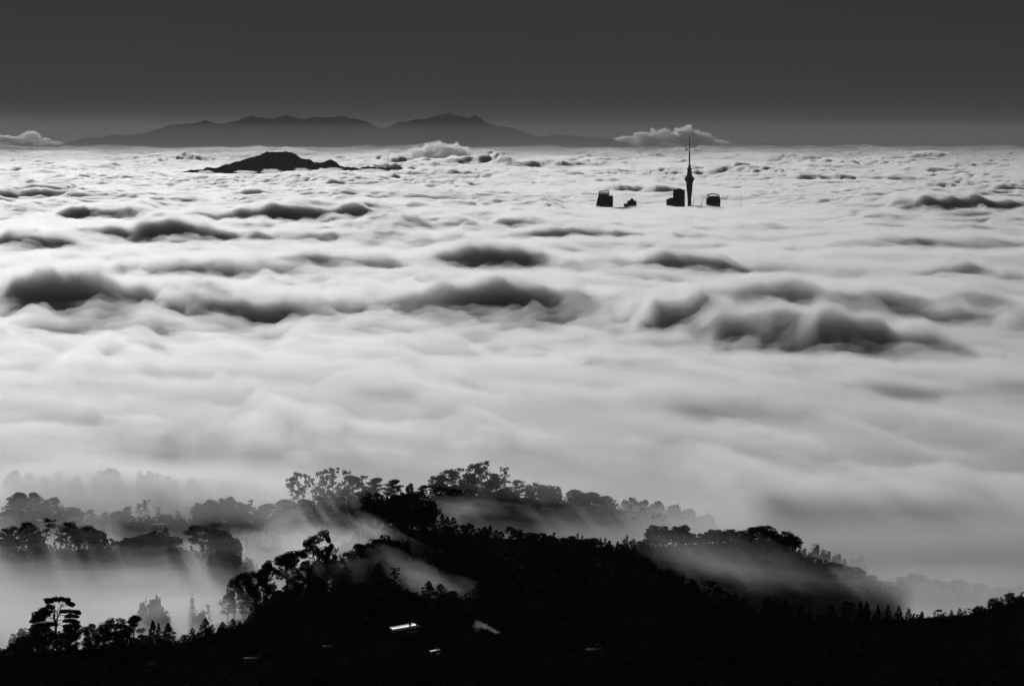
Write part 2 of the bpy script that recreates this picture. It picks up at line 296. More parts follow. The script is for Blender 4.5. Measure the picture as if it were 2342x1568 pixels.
# ------------------------------------------------------------------ trees: one mesh pair (trunk, crown) per form, 20 m tall
class Leafy:
    def __init__(s, seed): s.r = np.random.RandomState(seed); s.bv = []; s.bq = []; s.lc = []; s.ls = []; s.lf = []
    def tube(s, pts, r0, r1, n=5):
        pts = np.asarray(pts, float); k0 = sum(len(v) for v in s.bv); rr = np.linspace(r0, r1, len(pts)); V = []
        for i, p in enumerate(pts):
            d = pts[min(i+1, len(pts)-1)]-pts[max(i-1, 0)]; d = d/np.linalg.norm(d)
            a = np.cross(d, [0.3, .9, .1]); a /= np.linalg.norm(a); b_ = np.cross(d, a)
            th = np.arange(n)/n*2*np.pi
            V.append(p+rr[i]*(np.cos(th)[:, None]*a+np.sin(th)[:, None]*b_))
        s.bv.append(np.concatenate(V)); Qs = []
        for i in range(len(pts)-1):
            for j in range(n): Qs.append((k0+i*n+j, k0+i*n+(j+1) % n, k0+(i+1)*n+(j+1) % n, k0+(i+1)*n+j))
        s.bq += Qs
    def limb(s, p, q, r0, r1, sag=.0, n=4):
        p = np.array(p, float); q = np.array(q, float); t = np.linspace(0, 1, n)[:, None]
        L = np.linalg.norm(q-p); m = p+(q-p)*t+s.r.normal(0, .04*L, (n, 3))*np.sin(t*np.pi); m[:, 2] += sag*L*np.sin(t[:, 0]*np.pi)
        s.tube(m, r0, r1, 4); return m
    def clump(s, c, rad, n, size, shell=.5, flat=1.0):
        d = s.r.normal(0, 1, (n, 3)); d /= np.linalg.norm(d, axis=1)[:, None]
        rr = np.where(s.r.rand(n) < shell, s.r.uniform(.8, 1.08, n), s.r.rand(n)**.4)
        s.lc.append(np.asarray(c)+d*rr[:, None]*np.asarray(rad)); s.ls.append(size*s.r.uniform(.6, 1.4, n)); s.lf.append(np.full(n, flat))
    def cmesh(s, name):
        c = np.concatenate(s.lc); z = np.concatenate(s.ls); f = np.concatenate(s.lf); n = len(c)
        a = s.r.normal(0, 1, (n, 3)); a[:, 2] *= f; a /= np.linalg.norm(a, axis=1)[:, None]
        b_ = np.cross(a, s.r.normal(0, 1, (n, 3))); b_ /= np.linalg.norm(b_, axis=1)[:, None]
        a = a*z[:, None]; b_ = b_*(z*.62)[:, None]
        V = np.stack([c-a*.9, c-b_*.8+a*.1, c+a, c+b_*.8+a*.2], 1).reshape(-1, 3)
        return mesh_np(name, V, np.arange(n*4).reshape(n, 4), mat=M['leaf'])
    def tmesh(s, name):
        return mesh_np(name, np.concatenate(s.bv), s.bq, mat=M['bark'], smooth=True)
def bend(r, h, k=6, j=.35):
    z = np.linspace(-1.5, h, k); p = np.stack([np.cumsum(r.normal(0, j, k)), np.cumsum(r.normal(0, j, k)), z], -1); p[:, :2] -= p[0, :2]; return p
def along(p, z): return np.array([np.interp(z, p[:, 2], p[:, 0]), np.interp(z, p[:, 2], p[:, 1]), z])
def f_pine(seed, low=.28, nl=34, flat=True):
    t = Leafy(seed); p = bend(t.r, 19.0); t.tube(p, .48, .1, 7)
    for i in range(nl):
        u = low+(1-low)*(i+t.r.rand())/nl; z = 19.3*u; a = t.r.rand()*6.28
        wr = 4.6*(1-abs((u-.5)/.55)**2.0*.78)*t.r.uniform(.55, 1.12)
        q = along(p, z); e = q+np.array([math.cos(a)*wr, math.sin(a)*wr, wr*t.r.uniform(.1, .45)])
        e[2] = min(e[2], 19.6)
        t.limb(q, e, .13, .04, -.06)
        rc = t.r.uniform(1.0, 1.75)
        t.clump(e, (rc*1.15, rc*1.15, rc*.85), 66, .46, .5)
        t.clump(q+(e-q)*.6, (rc*.9, rc*.9, rc*.5), 26, .42, .4)
    for i in range(5): t.clump(along(p, 18.6)+t.r.normal(0, 1.3, 3)*[1, 1, .25], (1.3, 1.3, .8), 50, .44)
    return t
def f_dense(seed):
    t = Leafy(seed); p = bend(t.r, 15); t.tube(p, .6, .2, 7)
    for i in range(54):
        a = t.r.rand()*6.28; u = t.r.rand(); z = 1.5+17.2*u
        wr = 5.6*math.sqrt(max(.05, 1-((u-.42)/.62)**2))*math.sqrt(t.r.uniform(.25, 1.0))
        c = np.array([math.cos(a)*wr, math.sin(a)*wr, z]); c[2] = min(c[2], 18.7)
        if i % 3 == 0: t.limb(along(p, min(z*.75, 14)), c, .16, .05, .05)
        rc = t.r.uniform(1.4, 2.3); t.clump(c, (rc, rc, rc*.8), 70, .5, .5)
    t.clump((0, 0, 11), (3.4, 3.4, 5.5), 260, .7, .2)
    return t
def f_dome(seed):
    t = Leafy(seed); p = bend(t.r, 12); t.tube(p, .7, .3, 7)
    for i in range(84):
        a = t.r.rand()*6.28; el = math.asin(t.r.uniform(-.75, 1)); wr = 7.0*math.cos(el)*(1 if el > 0 else .9)
        c = np.array([math.cos(a)*wr, math.sin(a)*wr, 9.5+8.4*math.sin(el)])*t.r.uniform(.88, 1.0)
        if i % 5 == 0: t.limb(along(p, 9), c, .2, .06, .08)
        rc = t.r.uniform(1.3, 2.2); t.clump(c, (rc, rc, rc*.75), 60, .5, .5)
    t.clump((0, 0, 10), (5.6, 5.6, 6.6), 420, .8, .2)
    return t
def f_gum(seed):
    t = Leafy(seed); p = bend(t.r, 8, 5, .3); t.tube(p, .6, .4, 7)
    for i in range(10):
        a = i/10*6.28+t.r.uniform(-.4, .4); l1 = t.r.uniform(2.4, 5.2); z1 = t.r.uniform(8.5, 16.5)
        e = along(p, 8)+np.array([math.cos(a)*l1, math.sin(a)*l1*.9, z1-8]); t.limb(along(p, t.r.uniform(5, 8)), e, .28, .1, .08)
        for j in range(4):
            b_ = a+t.r.uniform(-.9, .9); l2 = t.r.uniform(.8, 2.8)
            f = e+np.array([math.cos(b_)*l2, math.sin(b_)*l2, t.r.uniform(-.6, 3.0)]); f[2] = min(f[2], 19.0)
            t.limb(e, f, .09, .03, .1); rc = t.r.uniform(1.1, 1.9)
            t.clump(f, (rc*1.35, rc*1.35, rc*.6), 105, .4, .6, .7)
    t.clump(along(p, 8)+[0, 0, 9.6], (2.6, 2.4, 1.1), 200, .4)
    for i in range(5):
        a = t.r.rand()*6.28; l = t.r.uniform(3, 5.5); t.limb(along(p, 5), along(p, 6)+np.array([math.cos(a)*l, math.sin(a)*l, t.r.uniform(1.5, 5)]), .12, .02, .12)
    return t
def f_lanky(seed):
    t = Leafy(seed); p = bend(t.r, 19.2, 7, .4); t.tube(p, .36, .09, 6)
    for i in range(17):
        u = .42+.58*(i+t.r.rand())/17; z = 19.2*u; a = t.r.rand()*6.28; wr = t.r.uniform(.9, 3.6)*(1.25-.6*u)
        q = along(p, z); e = q+np.array([math.cos(a)*wr, math.sin(a)*wr, wr*t.r.uniform(.0, .5)]); e[2] = min(e[2], 19.6)
        t.limb(q, e, .1, .03, .08); rc = t.r.uniform(.6, 1.2); t.clump(e, (rc*1.1, rc*1.1, rc*.95), 46, .4, .5)
    for i in range(14):
        z = t.r.uniform(4, 12); a = t.r.rand()*6.28; wr = t.r.uniform(.7, 2.4); q = along(p, z)
        e = q+np.array([math.cos(a)*wr, math.sin(a)*wr, t.r.uniform(-.4, .5)]); t.limb(q, e, .06, .02)
        if i % 3 == 0: t.clump(e, (.6, .6, .3), 14, .36)
    t.clump(along(p, 18.6), (1.1, 1.1, .9), 60, .4)
    return t
def f_cone(seed, wide=3.4):
    t = Leafy(seed); p = bend(t.r, 19.4, 6, .12); t.tube(p, .36, .05, 6)
    for i in range(64):
        u = (i+t.r.rand())/64; z = 1.5+17.2*u; a = t.r.rand()*6.28; wr = wide*(1-u)**.8*t.r.uniform(.5, 1.1)+.15
        c = along(p, z)+np.array([math.cos(a)*wr, math.sin(a)*wr, wr*.15])
        if i % 3 == 0: t.limb(along(p, z), c, .06, .02)
        rc = .35+.85*(1-u); t.clump(c, (rc*.9, rc*.9, rc*1.2), 34, .42, .5)
    t.clump(along(p, 18.8), (.35, .35, 1.2), 30, .34)
    return t
def f_norfolk(seed):
    t = Leafy(seed); p = bend(t.r, 19.8, 6, .06); t.tube(p, .34, .05, 6)
    for k in range(17):
        u = k/17; z = 2.6+16.2*u; L = 4.3*(1-u)**.85+.3
        for j in range(6):
            a = j/6*6.28+k*.5; q = along(p, z); e = q+np.array([math.cos(a)*L, math.sin(a)*L, L*.22+.1]); t.limb(q, e, .07, .02, -.1)
            for m_ in np.linspace(.25, 1, 4): t.clump(q+(e-q)*m_, (.45, .45, .16), 10, .3, .4, .4)
    t.clump(along(p, 19.4), (.18, .18, .6), 12, .25)
    return t
def f_bare(seed, up=.75, w=1.0):
    t = Leafy(seed)
    def grow(q, d, L, r, k):
        d = d/np.linalg.norm(d); e = q+d*L; t.limb(q, e, r, r*.6, 0)
        if k == 0:
            t.clump(e, (.3, .3, .3), 3, .2); return
        for _ in range(3):
            nd = d+t.r.normal(0, .5*w, 3); nd[2] = abs(nd[2])*.6+up; grow(e, nd, L*t.r.uniform(.55, .8), r*.6, k-1)
    grow(np.array([0, 0, -1.0]), np.array([0, 0, 1.0]), 7.0, .4, 4); return t
def f_drawn(seed, cl, x0, ytop, ybase, fork, leaf, flat, nleaf, tr):
    t = Leafy(seed); k = 20.0/(ybase-ytop); H = lambda y: (ybase-y)*k
    p = bend(t.r, H(fork), 5, .18); t.tube(p, tr, tr*.7, 8); top = p[-1]
    mains = []
    for i in range(4):
        a = i*1.7+.4; e = top+np.array([math.cos(a)*1.6, math.sin(a)*2.0, (20-top[2])*t.r.uniform(.62, .86)]); mains.append(t.limb(top-[0, 0, .6*i], e, tr*.55, .08, .04, 6))
    for (x, y, rx, ry) in cl:
        yy = t.r.uniform(-1, 1)*max(1.2, 3.6*(1-abs(x-x0)*k/9)); c = np.array([(x-x0)*k, yy, H(y)])
        m_ = mains[t.r.randint(4)]; cand = [q for q in m_ if q[2] < c[2]+.3] or [along(p, max(c[2]-1.5, .5))]
        if c[2] < top[2]: cand = [along(p, max(c[2]-1.2, .5))]
        t.limb(min(cand, key=lambda q: np.linalg.norm(q-c)), c, .13, .04, .05, 5)
        for j in range(2):
            q = c+t.r.normal(0, .35, 3)*[rx*k, rx*k, ry*k]; t.clump(q, (rx*k*1.08, rx*k*1.08, ry*k*flat*1.15), nleaf, leaf, .45)
    return t
OLDP = [(680,150,60,26),(760,148,80,30),(850,150,50,26),(640,190,36,24),(900,190,36,22),(950,225,42,22),(640,270,32,20),(705,265,42,20),(600,320,66,34),(520,370,72,40),(480,440,56,34),(600,400,70,42),(450,500,46,28),(560,470,64,28),(660,340,44,28),(870,350,64,24),(960,340,54,22),(1020,350,42,22),(900,400,50,22),(990,405,42,18),(700,540,50,22),(870,500,56,22),(940,490,50,22),(560,560,74,34),(900,560,70,34),(480,620,60,50),(620,650,56,34),(950,640,60,44),(560,700,90,60),(900,740,100,70),(700,760,90,60),(640,850,120,60),(850,860,120,60)]
HGUM = [(1180,130,60,24),(1110,155,70,26),(1040,190,60,28),(1250,165,20,11),(1280,205,20,11),(940,265,50,17),(1010,265,60,19),(1080,235,60,23),(1140,250,50,20),(1210,240,45,18),(1180,285,40,22),(1240,275,30,14),(1000,335,40,18),(1090,340,80,28),(1160,340,60,24),(1240,320,50,20),(1110,385,80,24),(1060,360,60,20),(1190,370,50,20)]
FORMS = {}
def form(kind, t):
    zt = max(np.concatenate(t.lc)[:, 2].max(), 1); xs_ = np.percentile(np.abs(np.concatenate(t.lc)[:, 0]), 97)*2
    FORMS.setdefault(kind, []).append((t.tmesh(kind+'_trunk'), t.cmesh(kind+'_crown'), zt, xs_))
for s_ in (1, 2, 3): form('pine', f_pine(s_))
for s_ in (4, 5): form('pine', f_pine(s_, .45, 24))
for s_ in (11, 12, 13): form('dense', f_dense(s_))
for s_ in (21, 22, 23): form('dome', f_dome(s_))
for s_ in (31, 32): form('gum', f_gum(s_))
for s_ in (41, 42, 43, 44): form('lanky', f_lanky(s_))
for s_ in (51, 52, 53): form('cone', f_cone(s_))
form('oldpine', f_drawn(81, OLDP, 770, 115, 1000, 560, .42, 1.0, 150, .5)); form('herogum', f_drawn(82, HGUM, 1110, 105, 580, 440, .46, .95, 130, .45))
form('norfolk', f_norfolk(61)); form('bare', f_bare(71)); form('poplar', f_bare(72, 2.2, .35))
NAMES = dict(oldpine='pine_tree', herogum='gum_tree', pine='pine_tree', dense='pine_tree', dome='broadleaf_tree', gum='gum_tree', lanky='pine_tree', cone='conifer_tree', norfolk='norfolk_pine_tree', bare='bare_tree', poplar='poplar_tree')
ORD = 'first second third fourth fifth sixth seventh eighth ninth tenth eleventh twelfth thirteenth fourteenth fifteenth sixteenth seventeenth eighteenth nineteenth twentieth'.split()
WORD = dict(pine='spreading pine', dense='bushy pine', dome='round leafy tree', gum='umbrella-crowned gum tree', lanky='thin tall pine', cone='pointed conifer', norfolk='tiered pine', bare='bare tree', poplar='slim poplar')
ADJ = dict(oldpine='old', herogum='layered', pine='spreading', dense='bushy', dome='round', gum='umbrella-crowned', lanky='thin', cone='pointed', norfolk='tiered', bare='bare', poplar='slim')
TR = random.Random(5)
def plant(kind, px, top, wd, D, label, group, minh=5.0):
    x = Xat(px, D); gz = float(ground_z(np.array([x]), np.array([D]))[0]); zt = Zat(top, D); h = max(zt-gz+.3, minh)
    tm, cm, zt0, w0 = TR.choice(FORMS[kind]); name = NAMES[kind]
    r = bpy.data.objects.new(name, None); COL.objects.link(r); r.location = (x, D, zt-h); r.rotation_euler[2] = 0.0 if kind in ('oldpine', 'herogum') else TR.choice((0.0, math.pi))+TR.uniform(-.35, .35)
    sxy = wd*PX*D/w0; sz = h/zt0; sxy = min(max(sxy, .42*sz), (1.55 if kind in ('pine', 'lanky') else 2.4)*sz) if kind not in ('poplar', 'cone') else max(sxy, .25*sz)
    r.scale = (sxy, sxy, sz)
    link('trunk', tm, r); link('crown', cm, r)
    tag(r, label, 'tree', group)
ROWS = [  # group, phrase for the row, list of (form, x, top, width, distance, own label or None)
 ('faint trees on the farthest misty rise', 'faint misty row behind the dark rows', [
  ('dome',30,1074,40,3110,None),('dome',70,1080,40,3120,None),('dense',100,1086,24,3090,None),('dome',130,1078,40,3120,None),('dome',173,1089,34,3060,None),('cone',214,1090,22,3070,None),('dome',246,1070,62,3110,None),('dome',270,1092,34,3060,None),('dense',322,1077,26,3050,None),('dome',350,1075,40,3050,None),('dome',387,1087,42,3060,None),('pine',447,1093,38,3050,None),('lanky',506,1100,28,3090,None),('lanky',527,1101,16,3100,None)]),
 ('pines at the upper end of the middle rise', 'dark clump standing above the low mist bank', [
  ('pine',38,1124,50,2870,None),('dense',58,1136,44,2860,None),('pine',83,1125,34,2870,None),('dense',116,1136,48,2860,None),('pine',100,1150,40,2850,None),('dense',150,1159,42,2850,None),('dome',172,1158,36,2850,None),('pine',204,1164,26,2860,None),('dense',20,1165,50,2850,None)]),
 ('trees along the middle rise', 'middle rise by the pale-roofed house', [
  ('dense',222,1184,40,2850,None),('pine',245,1170,42,2855,None),('dense',270,1167,50,2850,None),('pine',290,1157,40,2860,None),('lanky',318,1150,26,2870,None),('lanky',333,1143,34,2865,'sparse ragged tree above the pale-roofed house on the misty rise'),('lanky',364,1158,18,2870,None),('dome',378,1176,40,2860,None),('lanky',405,1167,20,2870,None),('bare',435,1158,30,2860,'leafless tree with spread branches on the misty middle rise'),('dome',461,1148,42,2855,None),('dome',485,1140,44,2855,None),('dome',518,1134,42,2860,None),('dense',551,1147,50,2855,None),('lanky',576,1141,18,2865,None),('dense',610,1150,44,2855,None),('dense',592,1165,40,2850,None),('dense',540,1165,50,2845,None),('dense',470,1168,50,2845,None)]),
 ('tall thin pines along the far ridge', 'row of tall thin pines on the far ridge', [
  ('dome',655,1140,50,2850,None),('lanky',668,1090,26,2865,None),('lanky',684,1079,32,2860,None),('lanky',697,1083,22,2870,None),('lanky',717,1093,22,2860,None),('lanky',729,1078,26,2870,None),('lanky',745,1073,30,2865,None),('lanky',762,1069,28,2860,None),('dense',700,1140,44,2845,None),('dense',745,1118,44,2850,None)]),
 ('wind-torn pines at the middle of the far ridge', 'wind-torn row between the two tall clumps on the far ridge', [
  ('lanky',788,1075,30,2860,None),('pine',810,1086,38,2862,None),('lanky',831,1086,28,2866,None),('pine',856,1091,44,2860,None),('pine',897,1095,48,2860,None),('lanky',918,1108,22,2866,None),('dense',938,1104,22,2860,None),('pine',966,1108,38,2858,None),('dense',785,1118,46,2850,None),('dense',830,1120,50,2850,None),('dense',920,1128,50,2850,None)]),
 ('pines on the summit of the far ridge', 'summit clump of the far ridge', [
  ('pine',997,1086,40,2860,None),('pine',1023,1072,48,2862,None),('lanky',1053,1069,28,2868,None),('dense',1074,1083,50,2855,None),('pine',1085,1058,42,2862,None),('lanky',1113,1053,32,2866,'topmost pine on the summit of the far ridge'),('dense',1122,1096,54,2852,None),('pine',1137,1082,34,2862,None),('lanky',1157,1067,24,2866,'lone thin pine at the far ridge summit, bare stemmed, beyond the clump'),('dense',1010,1110,54,2850,None),('dense',1050,1108,46,2850,None),('dense',1160,1112,44,2850,None)]),
 ('round trees descending the far ridge', 'far ridge line descending from its summit into mist', [
  ('pine',1188,1096,32,2858,None),('dome',1221,1103,34,2856,None),('dome',1249,1107,36,2858,None),('dense',1271,1110,26,2856,None),('dome',1316,1118,40,2858,None),('dome',1348,1124,46,2858,None),('dome',1380,1133,40,2870,None),('dome',1441,1137,36,2900,None),('dense',1471,1142,30,2900,None),('dome',1502,1144,36,2900,None),('dome',1541,1152,32,2890,None),('dome',1573,1162,34,2890,None),('dome',1611,1176,46,2880,'large round tree last on the far ridge before the mist')]),
 ('dark pines above the lower mist bank', 'dark row above the bright lower mist pool', [
  ('pine',7,1206,34,2625,None),('pine',36,1201,28,2620,None),('pine',52,1205,24,2625,None),('pine',69,1193,44,2625,None),('lanky',107,1185,44,2630,'umbrella-topped thin pine in the dark row above the lower mist pool'),('pine',149,1192,52,2620,'separate broad pine standing clear of the dark row above the mist pool'),('dome',194,1200,56,2625,None),('dome',222,1212,44,2620,None),('dense',20,1225,40,2612,None),('dense',88,1225,44,2612,None)]),
 ('shrubs on the bank beside the large gum tree', 'bushes on the dark bank below the pale-roofed house', [
  ('dome',270,1238,40,2625,None),('dome',300,1228,44,2625,None),('dome',330,1220,44,2625,None),('dome',356,1213,36,2625,None),('cone',379,1205,20,2630,None),('dome',395,1225,40,2620,None)]),
 ('trees rising from the mist at the middle', 'trees standing in mist in front of the middle rise', [
  ('gum',466,1195,78,2600,'big spreading gum tree rising from mist, largest below the middle rise'),('dome',504,1212,60,2595,'rounded tree crowded against the big spreading gum tree'),('dome',536,1229,34,2595,None),('dense',398,1249,38,2560,None),('dome',499,1256,46,2550,'low domed tree sitting on the mist below the big gum tree'),('cone',565,1228,16,2720,None),('cone',594,1219,32,2715,None),('dome',621,1214,44,2720,None)]),
 ('trees half sunk in the lower mist pool', 'half-sunk trees in the bright lower mist pool', [
  ('dome',343,1363,64,2270,'domed tree top barely showing above the bright mist pool'),('dome',366,1378,34,2265,None),('norfolk',440,1356,26,2280,'spire-topped conifer rising alone from the bright mist pool'),('dome',455,1394,34,2270,None),('lanky',478,1382,14,2300,None)]),
 ('pines on the spur above the mist pool', 'clump of pines on the spur above the mist pool', [
  ('pine',520,1353,38,2325,None),('pine',536,1318,36,2330,None),('pine',556,1306,48,2330,None),('pine',587,1301,48,2330,None),('pine',607,1281,38,2335,None),('pine',652,1260,74,2330,'tallest broad-crowned pine of the clump on the spur above the mist'),('pine',693,1290,50,2325,None),('dense',575,1340,50,2325,None),('dense',620,1335,44,2325,None),('dense',668,1330,50,2325,None)]),
 ('trees in the hollow behind the front hill', 'trees in the misty hollow behind the front hill', [
  ('herogum',720,1211,80,2350,'umbrella-crowned gum tree with layered clumps standing alone in bright mist'),('gum',758,1252,34,2345,'small leaning gum tree beside the layered umbrella-crowned one'),('dome',746,1280,62,2340,'grey round tree below the layered umbrella-crowned gum tree'),('bare',768,1275,20,2345,None)]),
 ('black trees of the thicket beside the hollow', 'black thicket beside the misty hollow', [
  ('pine',790,1259,40,2340,None),('dense',822,1242,56,2340,None),('dense',857,1230,70,2342,None),('dome',908,1226,78,2420,'greyer round tree showing behind the black thicket by the hollow'),('pine',898,1233,50,2345,None),('dense',840,1262,60,2335,None),('dense',880,1262,60,2335,None),('dense',800,1290,56,2330,None),('dome',872,1222,36,2440,None)]),
 ('pointed conifers between the thicket and the dark hill', 'conifer row between the thicket and dark hill', [
  ('cone',938,1262,18,2340,None),('cone',955,1268,16,2340,None),('cone',967,1265,18,2340,None),('cone',980,1270,16,2340,None),('cone',994,1243,22,2400,None),('cone',1006,1262,16,2345,None),('cone',1020,1264,18,2345,None),('cone',1035,1268,16,2345,None),('cone',1048,1258,16,2350,None),('cone',1062,1262,18,2350,None)]),
 ('tall dark pines at the shoulder of the dark hill', 'big dark clump at the shoulder of the dark hill', [
  ('pine',821,1160,44,2555,None),('dense',855,1126,66,2550,None),('pine',880,1140,54,2548,None),('dense',905,1131,60,2550,None),('dense',942,1124,66,2552,None),('pine',973,1141,46,2550,None),('pine',990,1147,36,2550,None),('dense',840,1165,60,2545,None),('dense',925,1160,66,2545,None),('dense',970,1172,60,2545,None)]),
 ('trees along the crest of the dark hill near the clump', 'crest of the dark hill just past the big dark clump', [
  ('cone',1011,1173,22,2550,None),('cone',1024,1180,18,2550,None),('cone',1037,1181,22,2550,None),('dome',1070,1196,32,2548,None),('cone',1110,1203,14,2548,None),('cone',1120,1200,16,2548,None),('cone',1135,1210,16,2546,None),('pine',1167,1203,34,2548,None),('dome',1216,1216,66,2545,None),('dense',1095,1215,50,2545,None),('dense',1185,1210,30,2545,None)]),
 ('trees along the low crest of the dark hill', 'lowest dip of the dark hill crest', [
  ('dome',1255,1224,44,2548,None),('dome',1301,1226,54,2548,None),('dome',1351,1229,38,2546,None),('poplar',1323,1216,9,2590,None),('poplar',1333,1221,8,2590,None),('poplar',1372,1226,8,2592,None),('poplar',1386,1226,9,2592,None),('poplar',1436,1221,10,2590,None),('cone',1376,1242,12,2548,None),('dome',1393,1243,24,2546,None),('cone',1413,1236,13,2548,None),('cone',1428,1231,16,2548,None),('cone',1449,1231,18,2548,None),('dome',1472,1234,28,2546,None)]),
 ('round trees on the summit of the dark hill', 'rounded summit trees of the dark hill above the drifting wisps', [
  ('dome',1506,1199,56,2548,None),('dome',1556,1199,46,2550,None),('dense',1582,1219,30,2548,None),('dense',1606,1219,28,2548,None),('dome',1636,1209,46,2550,None),('dome',1677,1209,56,2550,None),('dome',1741,1201,72,2552,'biggest round tree on the dark hill summit'),('dome',1791,1214,52,2550,None),('dome',1811,1225,44,2548,None),('dome',1710,1222,46,2546,None),('dome',1768,1226,46,2546,None)]),
 ('pale trees behind the summit of the dark hill', 'pale misty trees behind the dark hill where it falls away', [
  ('dome',1841,1253,34,2620,None),('dome',1871,1244,34,2625,None),('dome',1897,1259,32,2620,None),('dome',1921,1266,28,2620,None),('dome',1961,1268,34,2680,None)]),
 ('trees down the misty flank of the dark hill', 'misty flank of the dark hill sinking into fog', [
  ('cone',1871,1279,12,2540,None),('dome',1862,1290,46,2535,None),('dome',1906,1284,46,2540,None),('dome',1951,1294,52,2540,None),('dome',1986,1314,42,2540,None),('dome',2016,1326,30,2540,None),('dome',2041,1329,30,2545,None),('dome',2066,1317,34,2560,None),('dome',2096,1311,48,2560,None),('dome',2136,1324,42,2560,None),('dome',2163,1327,30,2560,None),('dome',2191,1324,42,2560,None),('dome',2241,1334,60,2560,None),('dome',2285,1342,40,2560,None),('dome',2311,1344,36,2560,None),('dome',2338,1339,36,2560,None)]),
 ('conifers along the front ridge above the valley', 'front ridge of black conifers below the drifting wisps', [
  ('cone',1621,1366,16,2110,None),('cone',1650,1378,16,2110,None),('dense',1766,1363,46,2110,'bushy black tree pair tallest on the low front ridge of conifers'),('cone',1796,1369,24,2110,None),('cone',1831,1381,20,2110,None),('cone',1850,1390,14,2110,None),('cone',1899,1381,28,2110,None),('dense',1941,1373,34,2110,None),('cone',1969,1373,17,2110,None),('cone',1982,1373,15,2110,None),('cone',2008,1381,14,2110,None),('cone',2031,1381,15,2110,None),('cone',2056,1383,15,2110,None),('cone',2078,1389,13,2110,None),('cone',2108,1396,12,2110,None)]),
 ('trees where the front ridge rises', 'black trees where the front ridge climbs past the dip', [
  ('cone',2176,1393,11,2110,None),('cone',2195,1389,15,2110,None),('dense',2240,1384,26,2110,None),('dense',2274,1366,28,2110,None),('cone',2290,1364,14,2110,None),('dense',2311,1354,28,2110,None),('dense',2332,1361,24,2110,None)]),
 ('trees round the big old pine', 'black trees around the big old pine', [
  ('oldpine',132,1365,110,2110,'big old open-branched pine, tallest on the front slope, bright gaps in its crown'),('dense',98,1420,52,2105,None),('pine',177,1415,34,2105,None),('dense',52,1453,40,2100,None),('dense',29,1470,34,2100,None),('dense',4,1482,24,2100,None),('dome',46,1436,52,2190,'grey misty round tree half hidden behind the big old pine'),('dense',76,1434,40,2105,None),('dense',156,1440,50,2100,None),('dense',208,1424,36,2105,None)]),
 ('black trees between the big old pine and the conifers', 'black clump between the big old pine and the small conifers', [
  ('dense',236,1426,36,2105,None),('dense',264,1412,64,2108,None),('pine',302,1406,74,2108,'broad black tree highest in the clump beside the big old pine'),('dense',285,1440,60,2100,None),('cone',350,1417,26,2108,None),('cone',363,1422,16,2108,None),('cone',385,1424,34,2108,None),('dense',330,1450,44,2100,None)]),
 ('small conifers climbing the front hill', 'line of small black conifers climbing the front hill', [
  ('cone',419,1450,22,2110,None),('cone',440,1434,18,2110,None),('cone',454,1444,16,2110,None),('cone',469,1412,24,2110,'tallest pointed conifer in the line climbing the front hill'),('cone',485,1426,15,2110,None),('cone',500,1434,15,2110,None),('cone',509,1420,19,2110,None),('cone',532,1413,21,2110,None),('cone',548,1420,17,2110,None),('cone',572,1405,24,2112,None),('cone',586,1391,18,2112,None),('cone',596,1377,20,2112,None),('cone',610,1365,21,2112,None)]),
 ('bushy trees on top of the front hill', 'bushy black top of the front hill', [
  ('dense',637,1348,40,2112,None),('dense',660,1349,36,2112,None),('dense',680,1339,30,2112,None),('dense',714,1313,56,2112,'tall bushy tree crowning the black front hill'),('dense',736,1325,34,2112,None),('dense',790,1347,36,2112,None),('dense',821,1329,40,2112,None)]),
 ('trees beside the tiered pine on the front hill', 'front hill beside the tiered pine', [
  ('norfolk',866,1284,46,2115,'tiered symmetrical pine with a pointed tip on the black front hill'),('lanky',900,1297,44,2115,'bent open pine with long low branches beside the tiered pine'),('dense',935,1352,40,2112,None),('cone',980,1327,34,2112,None),('cone',1009,1334,32,2112,None),('dense',1032,1350,36,2112,None),('dense',880,1345,44,2112,None)]),
]
for grp, phrase, lst in ROWS:
    own = sorted(lst, key=lambda q: q[1])
    for kind, px, top, wd, D, lab in lst:
        i = own.index((kind, px, top, wd, D, lab))
        plant(kind, px, top, wd, D, lab or '%s tree, %s from left, %s' % (ADJ[kind], ORD[i], phrase), grp)
# uncountable bush on the slopes
def mini(seed, cone):
    r = np.random.RandomState(seed); n = 30; V = []
    u = r.rand(n); a = r.rand(n)*6.28
    wr = (.34*(1-u)+.03 if cone else .5*np.sqrt(np.clip(1-((u-.4)/.62)**2, .03, 1)))*r.uniform(.6, 1.1, n)
    c = np.stack([np.cos(a)*wr, np.sin(a)*wr, u*.95], -1)
    d = r.normal(0, 1, (n, 3)); d /= np.linalg.norm(d, axis=1)[:, None]; e = np.cross(d, r.normal(0, 1, (n, 3))); e /= np.linalg.norm(e, axis=1)[:, None]
    s = (.135 if cone else .16)*r.uniform(.7, 1.3, n)[:, None]
    return np.stack([c-d*s, c-e*s*.7, c+d*s, c+e*s*.7], 1).reshape(-1, 3)
MINI = [mini(i, i % 2 == 0) for i in range(10)]
def scatter(name, pts, hs, ws, seed, label):
    r = np.random.RandomState(seed); P = []; gz = ground_z(pts[:, 0], pts[:, 1])
    for i in range(len(pts)):
        m_ = MINI[r.randint(len(MINI))]; a = r.rand()*6.28; c, s = math.cos(a), math.sin(a)
        v = np.stack([(m_[:, 0]*c-m_[:, 1]*s)*ws[i], (m_[:, 0]*s+m_[:, 1]*c)*ws[i], m_[:, 2]*hs[i]-.3], -1)
        P.append(v+[pts[i, 0], pts[i, 1], gz[i]])
    V = np.concatenate(P); o = link(name, mesh_np(name, V, np.arange(len(V)).reshape(-1, 4), mat=M['leaf'])); tag(o, label, 'undergrowth', kind='stuff')
